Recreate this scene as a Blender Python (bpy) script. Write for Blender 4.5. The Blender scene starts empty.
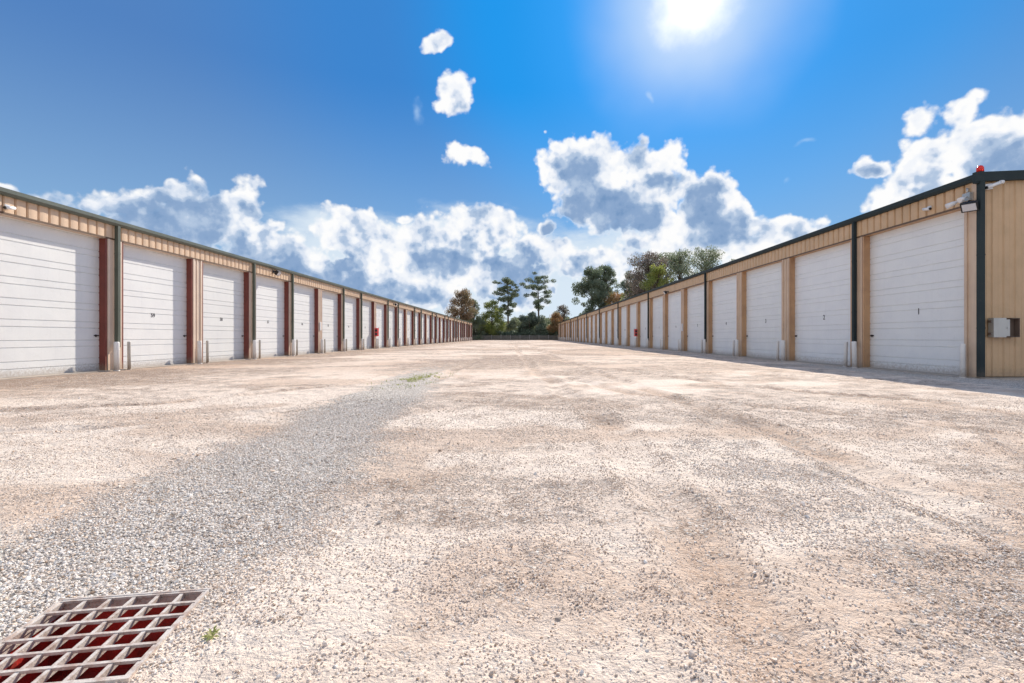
import bpy, math, random
import numpy as np

random.seed(7)
rng = np.random.default_rng(7)
R = math.radians
sc = bpy.context.scene
COL = sc.collection

# ---------------------------------------------------------------- camera, light, exposure
FPX, VPX, VPY, CAMH = 490.0, 520.0, 336.5, 1.1
cam_d = bpy.data.cameras.new('camera')
cam = bpy.data.objects.new('camera', cam_d); COL.objects.link(cam)
cam.location = (0, 0, CAMH); cam.rotation_euler = (R(90), 0, 0)
cam_d.sensor_width = 36; cam_d.lens = FPX / 1024 * 36
cam_d.shift_x = (512 - VPX) / 1024; cam_d.shift_y = (VPY - 341.5) / 1024
cam_d.clip_start = 0.05; cam_d.clip_end = 6000
sc.camera = cam

SUNDIR = np.array([0.353, 1.0, 0.69]); SUNDIR /= np.linalg.norm(SUNDIR)
SUN_EL = math.asin(SUNDIR[2]); SUN_AZ = math.atan2(SUNDIR[0], SUNDIR[1])
sd = bpy.data.lights.new('sun', 'SUN'); sun = bpy.data.objects.new('sun', sd); COL.objects.link(sun)
sd.energy = 5.0; sd.angle = R(0.55); sd.color = (1.0, 0.90, 0.77)
sun.rotation_euler = (R(90) - SUN_EL, 0, -SUN_AZ + math.pi)
sun.location = (10, 20, 30)

sc.view_settings.view_transform = 'Standard'; sc.view_settings.look = 'None'
sc.view_settings.exposure = 0.38; SKY = 2 ** -0.38; sc.view_settings.gamma = 1.0
sc.view_settings.use_curve_mapping = False
sc.cycles.max_bounces = 6

# ---------------------------------------------------------------- node helpers
def lin(r, g, b):
    f = lambda c: (c / 255 / 12.92) if c / 255 <= 0.04045 else ((c / 255 + 0.055) / 1.055) ** 2.4
    return (f(r), f(g), f(b), 1)

class NT:
    def __init__(s, tree): s.t = tree; s.t.nodes.clear()
    def n(s, typ, **kw):
        nd = s.t.nodes.new(typ)
        for k, v in kw.items(): setattr(nd, k, v)
        return nd
    def put(s, sock, v):
        if isinstance(v, bpy.types.NodeSocket): s.t.links.new(v, sock)
        elif v is not None:
            if hasattr(sock.default_value, '__len__') and not hasattr(v, '__len__'):
                v = [v] * len(sock.default_value)
            if hasattr(v, '__len__'):
                v = list(v)[:len(sock.default_value)]
            sock.default_value = v
    def m(s, op, a, b=None, c=None, clamp=False):
        nd = s.n('ShaderNodeMath', operation=op, use_clamp=clamp)
        s.put(nd.inputs[0], a)
        if b is not None: s.put(nd.inputs[1], b)
        if c is not None: s.put(nd.inputs[2], c)
        return nd.outputs[0]
    def vm(s, op, a, b=None, out=0):
        nd = s.n('ShaderNodeVectorMath', operation=op)
        s.put(nd.inputs[0], a)
        if b is not None: s.put(nd.inputs[1], b)
        return nd.outputs[out]
    def mr(s, v, a, b, c=0.0, d=1.0, smooth=True):
        nd = s.n('ShaderNodeMapRange', interpolation_type='SMOOTHSTEP' if smooth else 'LINEAR', clamp=True)
        s.put(nd.inputs[0], v)
        for i, q in enumerate((a, b, c, d)): s.put(nd.inputs[i + 1], q)
        return nd.outputs[0]
    def mix(s, f, a, b, blend='MIX'):
        nd = s.n('ShaderNodeMix', data_type='RGBA', blend_type=blend)
        s.put(nd.inputs[0], f); s.put(nd.inputs[6], a); s.put(nd.inputs[7], b)
        return nd.outputs[2]
    def noise(s, vec, scale, detail=4, rough=0.5, dist=0.0, out=0):
        nd = s.n('ShaderNodeTexNoise')
        s.put(nd.inputs['Vector'], vec)
        for k, v in (('Scale', scale), ('Detail', detail), ('Roughness', rough), ('Distortion', dist)): s.put(nd.inputs[k], v)
        return nd.outputs[out]
    def voro(s, vec, scale, feature='F1', detail=0, out=0, rough=0.5):
        nd = s.n('ShaderNodeTexVoronoi', feature=feature)
        s.put(nd.inputs['Vector'], vec); s.put(nd.inputs['Scale'], scale)
        if 'Detail' in nd.inputs: s.put(nd.inputs['Detail'], detail); s.put(nd.inputs['Roughness'], rough)
        return nd.outputs[out]
    def bump(s, h, strength, dist, normal=None):
        nd = s.n('ShaderNodeBump'); s.put(nd.inputs['Height'], h)
        nd.inputs['Strength'].default_value = strength; nd.inputs['Distance'].default_value = dist
        if normal is not None: s.put(nd.inputs['Normal'], normal)
        return nd.outputs[0]

# ---------------------------------------------------------------- sky
def build_world():
    w = bpy.data.worlds.new('World'); sc.world = w; w.use_nodes = True
    N = NT(w.node_tree)
    d = N.vm('NORMALIZE', N.n('ShaderNodeTexCoord').outputs['Generated'])
    sep = N.n('ShaderNodeSeparateXYZ'); N.put(sep.inputs[0], d)
    az = N.m('MULTIPLY', N.m('ARCTAN2', sep.outputs[0], sep.outputs[1]), 57.2958)
    el = N.m('MULTIPLY', N.m('ARCSINE', sep.outputs[2]), 57.2958)
    sky = N.n('ShaderNodeTexSky', sky_type='NISHITA')
    sky.sun_disc = False; sky.sun_elevation = SUN_EL; sky.sun_rotation = SUN_AZ
    sky.air_density = 1.0; sky.dust_density = 0.6; sky.ozone_density = 2.0
    nish = N.mix(1.0, sky.outputs[0], (0.07, 0.07, 0.07, 1), 'MULTIPLY')
    # angle from the sun
    ca = N.vm('DOT_PRODUCT', d, tuple(SUNDIR), out=1)
    ang = N.m('MULTIPLY', N.m('ARCCOSINE', N.m('MINIMUM', ca, 1.0)), 57.2958)
    ramp = N.n('ShaderNodeValToRGB'); N.put(ramp.inputs[0], N.m('DIVIDE', ang, 90.0))
    cr = ramp.color_ramp; cr.interpolation = 'EASE'
    stops = [(0.0, lin(120, 195, 255)), (0.10, lin(30, 160, 250)), (0.20, lin(0, 152, 240)),
             (0.34, lin(56, 134, 211)), (0.56, lin(82, 132, 196)), (1.0, lin(88, 132, 190))]
    cr.elements[0].position, cr.elements[0].color = stops[0]
    cr.elements[1].position, cr.elements[1].color = stops[-1]
    for p, c in stops[1:-1]:
        e = cr.elements.new(p); e.color = c
    # the blue is purer to the left of and below the sun, milkier off to the right
    rightness = N.mr(az, 20, 50)
    base = N.mix(N.m('MULTIPLY', rightness, 0.45), ramp.outputs[0], lin(95, 160, 225))
    base = N.mix(0.06, base, nish)
    hz = N.m('POWER', N.mr(el, 27, 2, smooth=False), 1.4)
    base = N.mix(N.m('MULTIPLY', hz, 0.95), base, lin(165, 205, 236))
    # ---- clouds: lumps placed by direction, broken up by noise
    P = N.n('ShaderNodeCombineXYZ'); N.put(P.inputs[0], az); N.put(P.inputs[1], el); P = P.outputs[0]
    wn = N.noise(d, 9.0, 3, 0.5, out=1)
    P2 = N.vm('ADD', P, N.vm('MULTIPLY', N.vm('SUBTRACT', wn, (0.5, 0.5, 0.5)), (5.0, 4.0, 0)))
    def px2ang(x, y):
        u = (x - VPX) / FPX; v = (VPY - y) / FPX
        return math.degrees(math.atan(u)), math.degrees(math.atan(v / math.sqrt(1 + u * u)))
    def blobfield(blobs, vec):
        acc = None
        for (x, y, rx, ry, k) in blobs:
            a, e = px2ang(x, y); a2, _ = px2ang(x + 1, y); _, e2 = px2ang(x, y - 1)
            wa = rx * (a2 - a); we = ry * (e2 - e)
            v = N.vm('MULTIPLY', N.vm('SUBTRACT', vec, (a, e, 0)), (1 / wa, 1 / we, 0))
            q = N.m('MULTIPLY_ADD', N.vm('LENGTH', v, out=1), -k, k)
            acc = q if acc is None else N.m('MAXIMUM', acc, q)
        return acc
    cum = [  # x, y, rx, ry, gain: bodies of the crisp cumulus
        (110, 200, 72, 22, .9), (150, 192, 34, 13, .9), (205, 215, 56, 46, 1.1), (150, 250, 150, 62, 1.1), (235, 215, 36, 42, 1.1), (262, 245, 44, 38, 1.1),
        (300, 262, 44, 26, 1), (265, 225, 12, 9, .8), (280, 222, 11, 9, .8), (0, 187, 24, 9, .8),
        (350, 232, 40, 32, 1.1), (390, 250, 64, 44, 1.1), (440, 262, 80, 40, 1.1), (485, 238, 50, 34, 1), (340, 285, 80, 30, 1.1),
        (400, 290, 90, 28, 1.1), (510, 276, 60, 38, 1.1), (545, 252, 60, 24, 1), (398, 219, 14, 8, .8),
        (590, 172, 54, 46, 1.1), (574, 160, 32, 32, 1), (612, 205, 66, 34, 1.1), (645, 168, 36, 32, 1), (655, 200, 52, 44, 1.1),
        (705, 202, 34, 36, 1), (722, 230, 56, 36, 1.1), (785, 226, 42, 20, 1), (700, 240, 110, 30, 1), (760, 246, 66, 28, 1),
        (551, 227, 15, 14, .8), (610, 262, 110, 26, .8),
        (962, 118, 26, 26, .8), (968, 142, 60, 38, 1.1), (925, 158, 46, 32, 1.1), (1000, 170, 76, 60, 1.2), (910, 186, 56, 28, 1.1), (866, 168, 26, 12, .8), (1050, 150, 60, 50, 1), (920, 122, 32, 18, .7),
        (434, 46, 17, 12, .8), (456, 93, 22, 19, .85), (466, 157, 27, 17, .9),
        (-90, 200, 60, 50, 1), (-260, 150, 90, 70, 1), (1200, 190, 90, 60, 1), (1500, 120, 120, 90, 1)]
    dark = [  # shaded cores and bases
        (190, 248, 92, 62, 1.6), (110, 240, 150, 46, 1.7), (250, 272, 60, 44, 1.5), (218, 218, 26, 26, 1.2), (320, 292, 80, 26, 1.2), (340, 268, 28, 12, 1.1), (445, 268, 40, 15, 1.3), (512, 276, 56, 24, .95), (385, 293, 60, 12, 1.1),
        (598, 206, 50, 26, 1.7), (582, 178, 28, 30, 1.0), (622, 216, 56, 18, 1.5), (704, 208, 18, 42, 1.3), (716, 226, 30, 18, 1), (556, 230, 14, 12, 1), (530, 300, 60, 16, .9),
        (1005, 175, 64, 32, 1.5), (985, 150, 30, 12, .9), (1010, 195, 80, 32, 1.2), (940, 192, 34, 12, 1), (655, 182, 32, 8, .7), (740, 236, 30, 8, .6),
        (-60, 230, 90, 40, 1), (1210, 220, 90, 40, 1)]
    mass = blobfield(cum, P2)
    dk = blobfield(dark, P2)
    def detail(vec, k=1.0):
        n = N.noise(vec, 12.0, 8, 0.60, 0.0)
        v = N.voro(vec, 32.0, 'SMOOTH_F1', 2, 0, 0.55)
        return N.m('ADD', N.m('MULTIPLY', N.m('SUBTRACT', n, 0.5), 1.55), N.m('MULTIPLY', N.m('SUBTRACT', 0.43, v), 0.65)), n
    pert, n = detail(d)
    lowv = N.noise(d, 17.0, 3, 0.5)
    lowo = N.noise(N.vm('ADD', d, tuple(SUNDIR * 0.022)), 17.0, 3, 0.5)
    pert2, _ = detail(N.vm('ADD', d, tuple(SUNDIR * 0.010)))
    dens = N.m('ADD', N.m('MINIMUM', N.m('ADD', mass, 0.10), 0.85), pert)
    alpha = N.mr(dens, -0.06, 0.25)
    relief = N.m('ADD', N.m('MULTIPLY', N.m('SUBTRACT', pert, pert2), 0.75), N.m('MULTIPLY', N.m('SUBTRACT', lowv, lowo), 2.0))
    T = N.m('ADD', N.m('MULTIPLY', N.m('MAXIMUM', dk, -0.25), 0.85), N.m('MULTIPLY', N.mr(dens, 0.05, 0.8, smooth=False), 0.60))
    T = N.m('ADD', T, N.m('MULTIPLY', N.m('SUBTRACT', lowv, 0.5), 0.35))
    T = N.m('SUBTRACT', T, relief)
    T = N.m('MULTIPLY', N.m('ADD', T, 0.17), N.mr(dens, -0.03, 0.22))
    T = N.m('MINIMUM', T, 0.98)
    T = N.m('SUBTRACT', T, N.m('MULTIPLY', relief, 0.5))
    T = N.m('ADD', N.m('MULTIPLY', T, 0.72), N.m('MULTIPLY', N.m('SUBTRACT', N.noise(d, 22.0, 6, 0.62), 0.5), N.m('MULTIPLY', N.mr(T, 0.2, 0.6), 0.9)))
    cr2 = N.n('ShaderNodeValToRGB'); N.put(cr2.inputs[0], T)
    r2 = cr2.color_ramp; r2.interpolation = 'EASE'
    r2.elements[0].position = 0.0; r2.elements[0].color = (0.99, 0.99, 0.99, 1)
    r2.elements[1].position = 1.0; r2.elements[1].color = lin(116, 150, 192)
    for p_, c_ in ((0.18, lin(244, 247, 252)), (0.34, lin(220, 229, 243)), (0.54, lin(178, 198, 224)), (0.78, lin(140, 168, 205))):
        e_ = r2.elements.new(p_); e_.color = c_
    cloud = cr2.outputs[0]
    # thin bright veil low in the sky, in front of us
    veil_b = [(430, 265, 230, 62, 1.3), (620, 265, 220, 55, 1.3), (560, 305, 300, 60, 1.5), (760, 250, 110, 34, .8), (250, 300, 200, 60, .8)]
    veil = N.mr(N.m('ADD', blobfield(veil_b, P2), N.m('MULTIPLY', N.m('SUBTRACT', N.noise(N.vm('MULTIPLY', d, (1, 1, 3)), 7.0, 5, .55), 0.5), 1.6)), 0.05, 0.75)
    base = N.mix(N.m('MULTIPLY', veil, 0.85), base, lin(226, 238, 248))
    wisp_b = [(651, 98, 6, 9, 1), (794, 176, 8, 7, 1), (800, 143, 22, 5, 1), (420, 110, 8, 20, 1)]
    wisp = N.mr(N.m('ADD', blobfield(wisp_b, P2), pert), 0.1, 1.0)
    base = N.mix(N.m('MULTIPLY', wisp, 0.5), base, lin(190, 220, 250))
    col = N.mix(alpha, base, cloud)
    # sun aureole
    halo = N.m('POWER', N.mr(N.m('ADD', ang, N.m('MULTIPLY', N.m('SUBTRACT', N.noise(d, 6, 3, .5), .5), 5.0)), 13.0, 1.5, smooth=False), 1.5)
    ragged = N.m('ADD', ang, N.m('MULTIPLY', N.m('SUBTRACT', N.noise(d, 14, 4, .6), .5), 4.0))
    core = N.mr(ragged, 4.8, 0.6)
    col = N.mix(N.m('MULTIPLY', halo, 0.9), col, lin(225, 236, 255))
    col = N.mix(core, col, (1.3, 1.3, 1.3, 1))
    # the rest of the sky: overhead blue plus unseen cloud added behind the viewer to brighten shaded sides
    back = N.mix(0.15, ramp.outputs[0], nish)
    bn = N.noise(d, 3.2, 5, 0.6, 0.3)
    fill_cov = N.m('MULTIPLY', N.mr(bn, 0.34, 0.52), N.mr(ang, 48, 85))
    back = N.mix(fill_cov, back, (0.74, 0.79, 0.90, 1))
    # below the horizon
    back = N.mix(N.mr(el, 0.0, -2.0), back, lin(190, 168, 145))
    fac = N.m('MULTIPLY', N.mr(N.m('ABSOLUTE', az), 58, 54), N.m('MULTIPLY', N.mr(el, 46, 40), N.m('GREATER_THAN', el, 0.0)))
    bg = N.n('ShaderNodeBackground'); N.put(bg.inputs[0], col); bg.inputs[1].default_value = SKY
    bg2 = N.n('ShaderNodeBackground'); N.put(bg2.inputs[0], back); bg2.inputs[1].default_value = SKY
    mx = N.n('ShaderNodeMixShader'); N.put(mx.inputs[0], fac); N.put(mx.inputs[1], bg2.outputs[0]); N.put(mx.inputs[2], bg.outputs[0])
    out = N.n('ShaderNodeOutputWorld'); N.put(out.inputs[0], mx.outputs[0])
    w.cycles.sampling_method = 'MANUAL'; w.cycles.sample_map_resolution = 512
build_world()

# ---------------------------------------------------------------- materials
def new_mat(name):
    m = bpy.data.materials.new(name); m.use_nodes = True
    N = NT(m.node_tree)
    p = N.n('ShaderNodeBsdfPrincipled'); o = N.n('ShaderNodeOutputMaterial')
    N.put(o.inputs[0], p.outputs[0])
    return m, N, p, o

def painted(name, c, c2, rough=0.45, metal=0.0, dirt=0.5, dirtcol=(0.30, 0.22, 0.15, 1), dirt_h=0.35, streak=0.25, bump=0.15, vary=0.0, spec=0.5):
    m, N, p, o = new_mat(name)
    p.inputs['Specular IOR Level'].default_value = spec
    pos = N.n('ShaderNodeNewGeometry').outputs['Position']
    big = N.noise(pos, 1.3, 5, 0.6, 0.4)
    fine = N.noise(pos, 18, 5, 0.6)
    st = N.noise(N.vm('MULTIPLY', pos, (9, 9, 0.6)), 1.0, 4, 0.6)
    col = N.mix(N.mr(big, 0.35, 0.7), c, c2)
    col = N.mix(N.m('MULTIPLY', N.mr(st, 0.52, 0.75), streak), col, tuple(x * 0.62 for x in c2[:3]) + (1,))
    col = N.mix(N.m('MULTIPLY', N.mr(fine, 0.55, 0.8), 0.12), col, (0.25, 0.2, 0.16, 1))
    sep = N.n('ShaderNodeSeparateXYZ'); N.put(sep.inputs[0], pos)
    h = N.m('ADD', sep.outputs[2], N.m('MULTIPLY', N.m('SUBTRACT', fine, 0.5), 0.5))
    col = N.mix(N.m('MULTIPLY', N.mr(h, dirt_h, 0.0), dirt), col, dirtcol)
    if vary:
        rn = N.n('ShaderNodeObjectInfo').outputs['Random']
        col = N.mix(1.0, col, N.mix(rn, (1 - vary, 1 - vary, 1 - vary * 1.3, 1), (1, 1, 1, 1)), 'MULTIPLY')
        sc_ = N.noise(N.vm('ADD', N.vm('MULTIPLY', pos, (1, 1.5, 6)), N.vm('MULTIPLY', (9, 9, 9), rn)), 1.0, 6, .7)
        col = N.mix(N.mr(sc_, 0.60, 0.74, 0, 0.14), col, (0.45, 0.40, 0.34, 1))
    N.put(p.inputs['Base Color'], col)
    N.put(p.inputs['Roughness'], N.m('ADD', rough, N.m('MULTIPLY', N.m('SUBTRACT', fine, 0.5), 0.25)))
    p.inputs['Metallic'].default_value = metal
    N.put(p.inputs['Normal'], N.bump(N.m('ADD', N.m('MULTIPLY', big, 1.0), N.m('MULTIPLY', fine, 0.08)), bump, 0.03))
    return m

M = {}
M['door'] = painted('white_door_paint', (0.84, 0.86, 0.86, 1), (0.80, 0.82, 0.83, 1), 0.42, dirt=0.6, dirt_h=0.32, streak=0.08, bump=0.25, vary=0.05)
M['door_shade'] = M['door']
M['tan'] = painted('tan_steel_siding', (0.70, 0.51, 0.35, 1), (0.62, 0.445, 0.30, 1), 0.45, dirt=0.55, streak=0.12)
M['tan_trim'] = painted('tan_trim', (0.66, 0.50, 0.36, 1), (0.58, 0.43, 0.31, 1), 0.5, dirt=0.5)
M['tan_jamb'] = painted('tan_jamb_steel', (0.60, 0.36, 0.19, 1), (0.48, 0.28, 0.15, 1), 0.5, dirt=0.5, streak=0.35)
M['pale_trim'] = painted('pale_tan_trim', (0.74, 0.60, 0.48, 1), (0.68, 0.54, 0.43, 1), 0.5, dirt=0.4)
M['red_jamb'] = painted('red_primer_steel', (0.22, 0.055, 0.04, 1), (0.17, 0.045, 0.032, 1), 0.55, dirt=0.7, streak=0.4)
M['green_gutter'] = painted('green_gutter_paint', (0.105, 0.125, 0.10, 1), (0.085, 0.10, 0.08, 1), 0.4, dirt=0.2, streak=0.3)
M['teal_gutter'] = painted('dark_teal_gutter_paint', (0.036, 0.05, 0.052, 1), (0.028, 0.04, 0.043, 1), 0.55, dirt=0.2, streak=0.2, spec=0.12)
M['tan_shaded'] = painted('shaded_tan_steel_siding', (0.64, 0.43, 0.245, 1), (0.56, 0.375, 0.21, 1), 0.45, dirt=0.6, streak=0.15)  # same paint as the left row, with this row's shade put into the colour
M['roof'] = painted('galvalume_roof', (0.34, 0.35, 0.34, 1), (0.28, 0.29, 0.28, 1), 0.9, dirt=0, spec=0.05)
M['brown_edge'] = painted('brown_edge_trim', (0.13, 0.075, 0.04, 1), (0.10, 0.06, 0.035, 1), 0.5, dirt=0.1)
M['bollard'] = painted('white_pipe_paint', (0.84, 0.83, 0.80, 1), (0.76, 0.74, 0.71, 1), 0.5, dirt=0.5, streak=0.3)
M['pipe_grey'] = painted('grey_pipe_paint', (0.52, 0.50, 0.46, 1), (0.42, 0.40, 0.37, 1), 0.5, dirt=0.7, streak=0.3)
M['concrete'] = painted('concrete', (0.46, 0.40, 0.34, 1), (0.36, 0.31, 0.26, 1), 0.85, dirt=0.0, streak=0.2, bump=0.4)
M['black'] = painted('black_plastic', (0.02, 0.02, 0.022, 1), (0.015, 0.015, 0.017, 1), 0.4, dirt=0, streak=0)
M['white_plastic'] = painted('white_plastic', (0.80, 0.80, 0.80, 1), (0.74, 0.74, 0.75, 1), 0.4, dirt=0, streak=0.1)
M['grey_metal'] = painted('grey_box_metal', (0.50, 0.50, 0.48, 1), (0.42, 0.42, 0.40, 1), 0.35, metal=0.5, dirt=0, streak=0.2)
M['brown_metal'] = painted('rusty_brown_metal', (0.17, 0.12, 0.09, 1), (0.12, 0.085, 0.06, 1), 0.6, dirt=0, streak=0.5)
M['red_paint'] = painted('red_paint', (0.70, 0.05, 0.06, 1), (0.62, 0.045, 0.05, 1), 0.35, dirt=0, streak=0.1)
M['ink'] = painted('black_numeral_paint', (0.05, 0.05, 0.06, 1), (0.06, 0.06, 0.07, 1), 0.6, dirt=0, streak=0)
M['fence'] = painted('dark_fence_slats', (0.17, 0.155, 0.13, 1), (0.12, 0.11, 0.095, 1), 0.8, dirt=0.3)

m, N, p, o = new_mat('red_beacon_lens'); M['red_lens'] = m
p.inputs['Base Color'].default_value = (0.85, 0.03, 0.02, 1); p.inputs['Roughness'].default_value = 0.15
p.inputs['Transmission Weight'].default_value = 0.15
m, N, p, o = new_mat('lamp_lens'); M['lens'] = m
pos = N.n('ShaderNodeNewGeometry').outputs['Position']
N.put(p.inputs['Base Color'], N.mix(N.noise(pos, 30), (0.75, 0.75, 0.77, 1), (0.62, 0.63, 0.66, 1))); p.inputs['Roughness'].default_value = 0.15

def ground_mat():
    m, N, p, o = new_mat('ground_sand_and_gravel')
    pos = N.n('ShaderNodeNewGeometry').outputs['Position']
    at = N.n('ShaderNodeAttribute', attribute_name='macro')
    sp = N.n('ShaderNodeSeparateColor'); N.put(sp.inputs[0], at.outputs['Color'])
    gm, dm, lm = sp.outputs[0], sp.outputs[1], sp.outputs[2]        # grey gravel, brown dirt, pale sand
    n1 = N.noise(pos, 0.55, 6, 0.6, 0.8)
    n2 = N.noise(pos, 3.2, 7, 0.62, 0.6)
    n3 = N.noise(pos, 13.0, 6, 0.65, 0.3)
    n4 = N.noise(pos, 60.0, 4, 0.65)
    n5 = N.noise(N.vm('MULTIPLY', pos, (1.6, 3.2, 1)), 1.0, 6, 0.65, 1.2)
    sand = N.mix(N.mr(n2, 0.3, 0.72), (0.82, 0.69, 0.58, 1), (0.69, 0.56, 0.46, 1))
    sand = N.mix(N.m('MULTIPLY', lm, 0.55), sand, (0.89, 0.78, 0.67, 1))
    sand = N.mix(N.mr(n1, 0.52, 0.68, 0, 0.38), sand, (0.60, 0.43, 0.31, 1))
    sand = N.mix(N.m('MULTIPLY', dm, N.mr(N.m('ADD', n3, N.m('MULTIPLY', N.m('SUBTRACT', n4, .5), .8)), 0.36, 0.62, 0.35, 0.95)), sand, (0.40, 0.255, 0.17, 1))
    sand = N.mix(N.m('MULTIPLY', dm, 0.65), sand, (0.62, 0.43, 0.30, 1))
    # clustered dark specks: coarse grains plus the shadows of small clods, painted in
    cl = N.m('ADD', N.m('MULTIPLY', n2, 0.55), N.m('ADD', N.m('MULTIPLY', n1, 0.2), N.m('MULTIPLY', n5, 0.3)))
    cl = N.m('ADD', cl, N.m('MULTIPLY', N.m('SUBTRACT', dm, lm), 0.14))
    grit_shade = N.mr(N.m('ADD', cl, N.m('ADD', N.m('MULTIPLY', N.m('SUBTRACT', n4, 0.5), 1.15), N.m('MULTIPLY', N.m('SUBTRACT', n3, 0.5), 0.5))), 0.53, 0.68)
    sand = N.mix(N.m('MULTIPLY', grit_shade, 0.88), sand, N.mix(n4, (0.14, 0.10, 0.08, 1), (0.38, 0.29, 0.23, 1)))
    grit_shade2 = N.mr(N.m('ADD', N.noise(pos, 28.0, 5, 0.7), N.m('MULTIPLY', N.m('SUBTRACT', cl, 0.5), 0.8)), 0.56, 0.66)
    sand = N.mix(N.m('MULTIPLY', grit_shade2, 0.75), sand, (0.26, 0.185, 0.14, 1))
    wh = N.mr(N.m('ADD', n3, N.m('MULTIPLY', N.m('SUBTRACT', N.noise(pos, 95.0, 2, .5), 0.5), 0.9)), 0.66, 0.78)
    sand = N.mix(N.m('MULTIPLY', wh, 0.6), sand, (0.85, 0.80, 0.74, 1))
    # gravel: cells of individual stones
    wp = N.vm('ADD', pos, N.vm('MULTIPLY', N.noise(pos, 40, 2, .5, out=1), (0.012, 0.012, 0.012)))
    vc = N.voro(wp, 52.0, 'F1', 0, 1); vd = N.voro(wp, 52.0, 'F1', 0, 0)
    sv = N.n('ShaderNodeSeparateColor'); N.put(sv.inputs[0], vc)
    st = N.mix(N.m('POWER', sv.outputs[0], 1.1), (0.44, 0.39, 0.34, 1), (0.94, 0.90, 0.84, 1))
    st = N.mix(N.mr(sv.outputs[1], 0.7, 0.95, 0, 0.6), st, (0.45, 0.32, 0.23, 1))
    st = N.mix(N.mr(vd, 0.42, 0.75, 0, 0.75), st, (0.12, 0.10, 0.085, 1))
    gmask = N.mr(N.m('ADD', gm, N.m('ADD', N.m('MULTIPLY', N.m('SUBTRACT', n3, 0.5), 1.5), N.m('MULTIPLY', N.m('SUBTRACT', n2, 0.5), 1.3))), 0.30, 0.80)
    sparse = N.m('MULTIPLY', N.mr(sv.outputs[2], 0.72, 0.80), N.mr(cl, 0.42, 0.56))
    gmask = N.m('MAXIMUM', gmask, N.m('MULTIPLY', sparse, 0.75))
    col = N.mix(gmask, sand, st)
    N.put(p.inputs['Base Color'], col)
    p.inputs['Roughness'].default_value = 0.95
    p.inputs['Specular IOR Level'].default_value = 0.2
    hg = N.m('MULTIPLY', N.m('SUBTRACT', 0.75, vd), N.m('MULTIPLY', gmask, 0.011))
    hs = N.m('ADD', N.m('MULTIPLY', n3, 0.045), N.m('ADD', N.m('MULTIPLY', n4, 0.018), N.m('MULTIPLY', n2, 0.06)))
    hs = N.m('SUBTRACT', hs, N.m('MULTIPLY', grit_shade, 0.004))
    N.put(p.inputs['Normal'], N.bump(N.m('ADD', hg, hs), 0.9, 1.0))
    return m
M['ground'] = ground_mat()

def stone_mat():
    m, N, p, o = new_mat('stones')
    at = N.n('ShaderNodeAttribute', attribute_name='macro')
    pos = N.n('ShaderNodeNewGeometry').outputs['Position']
    n = N.noise(pos, 140, 3, .6)
    N.put(p.inputs['Base Color'], N.mix(N.mr(n, 0.3, 0.8, 0, 0.45), at.outputs['Color'], (0.30, 0.24, 0.19, 1)))
    p.inputs['Roughness'].default_value = 0.9; p.inputs['Specular IOR Level'].default_value = 0.25
    N.put(p.inputs['Normal'], N.bump(n, 0.4, 0.002))
    return m
M['stone'] = stone_mat()

def leaf_mat(name, cols, trans=0.35):
    m, N, p, o = new_mat(name)
    at = N.n('ShaderNodeAttribute', attribute_name='macro')
    sp = N.n('ShaderNodeSeparateColor'); N.put(sp.inputs[0], at.outputs['Color'])
    rp = N.n('ShaderNodeValToRGB'); N.put(rp.inputs[0], sp.outputs[0])
    cr = rp.color_ramp
    cr.elements[0].color = tuple(cols[0]) + (1,); cr.elements[1].color = tuple(cols[-1]) + (1,)
    for i, c in enumerate(cols[1:-1]):
        e = cr.elements.new((i + 1) / (len(cols) - 1)); e.color = tuple(c) + (1,)
    N.put(p.inputs['Base Color'], rp.outputs[0]); p.inputs['Roughness'].default_value = 0.6
    tr = N.n('ShaderNodeBsdfTranslucent'); N.put(tr.inputs[0], rp.outputs[0])
    ms = N.n('ShaderNodeMixShader'); ms.inputs[0].default_value = trans
    N.put(ms.inputs[1], p.outputs[0]); N.put(ms.inputs[2], tr.outputs[0]); N.put(o.inputs[0], ms.outputs[0])
    return m
M['pine'] = leaf_mat('pine_needles', [(0.13, 0.175, 0.11), (0.19, 0.24, 0.15), (0.26, 0.30, 0.21)])
M['darkleaf'] = leaf_mat('dark_leaves', [(0.11, 0.15, 0.11), (0.17, 0.22, 0.15), (0.24, 0.28, 0.21)])
M['yellowleaf'] = leaf_mat('yellow_green_leaves', [(0.18, 0.23, 0.05), (0.32, 0.36, 0.09), (0.42, 0.42, 0.14)], 0.45)
M['rustleaf'] = leaf_mat('rusty_leaves', [(0.18, 0.19, 0.09), (0.30, 0.22, 0.13), (0.36, 0.22, 0.14)], 0.4)
M['orangeleaf'] = leaf_mat('orange_leaves', [(0.18, 0.22, 0.08), (0.36, 0.22, 0.10), (0.48, 0.27, 0.13)], 0.45)
M['mauveleaf'] = leaf_mat('mauve_brown_leaves', [(0.16, 0.15, 0.11), (0.25, 0.19, 0.17), (0.20, 0.24, 0.13)], 0.3)
M['greyleaf'] = leaf_mat('grey_green_leaves', [(0.16, 0.20, 0.12), (0.25, 0.30, 0.18), (0.34, 0.37, 0.26)], 0.35)
M['grass'] = leaf_mat('grass_blades', [(0.20, 0.26, 0.06), (0.34, 0.38, 0.10), (0.44, 0.42, 0.18)], 0.4)
m, N, p, o = new_mat('bark'); M['bark'] = m
pos = N.n('ShaderNodeNewGeometry').outputs['Position']
bn = N.noise(N.vm('MULTIPLY', pos, (6, 6, 1.2)), 1.0, 5, .6)
N.put(p.inputs['Base Color'], N.mix(bn, (0.08, 0.055, 0.04, 1), (0.19, 0.14, 0.105, 1))); p.inputs['Roughness'].default_value = 0.95
m, N, p, o = new_mat('rusty_grate_iron'); M['grate'] = m
pos = N.n('ShaderNodeNewGeometry').outputs['Position']
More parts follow.
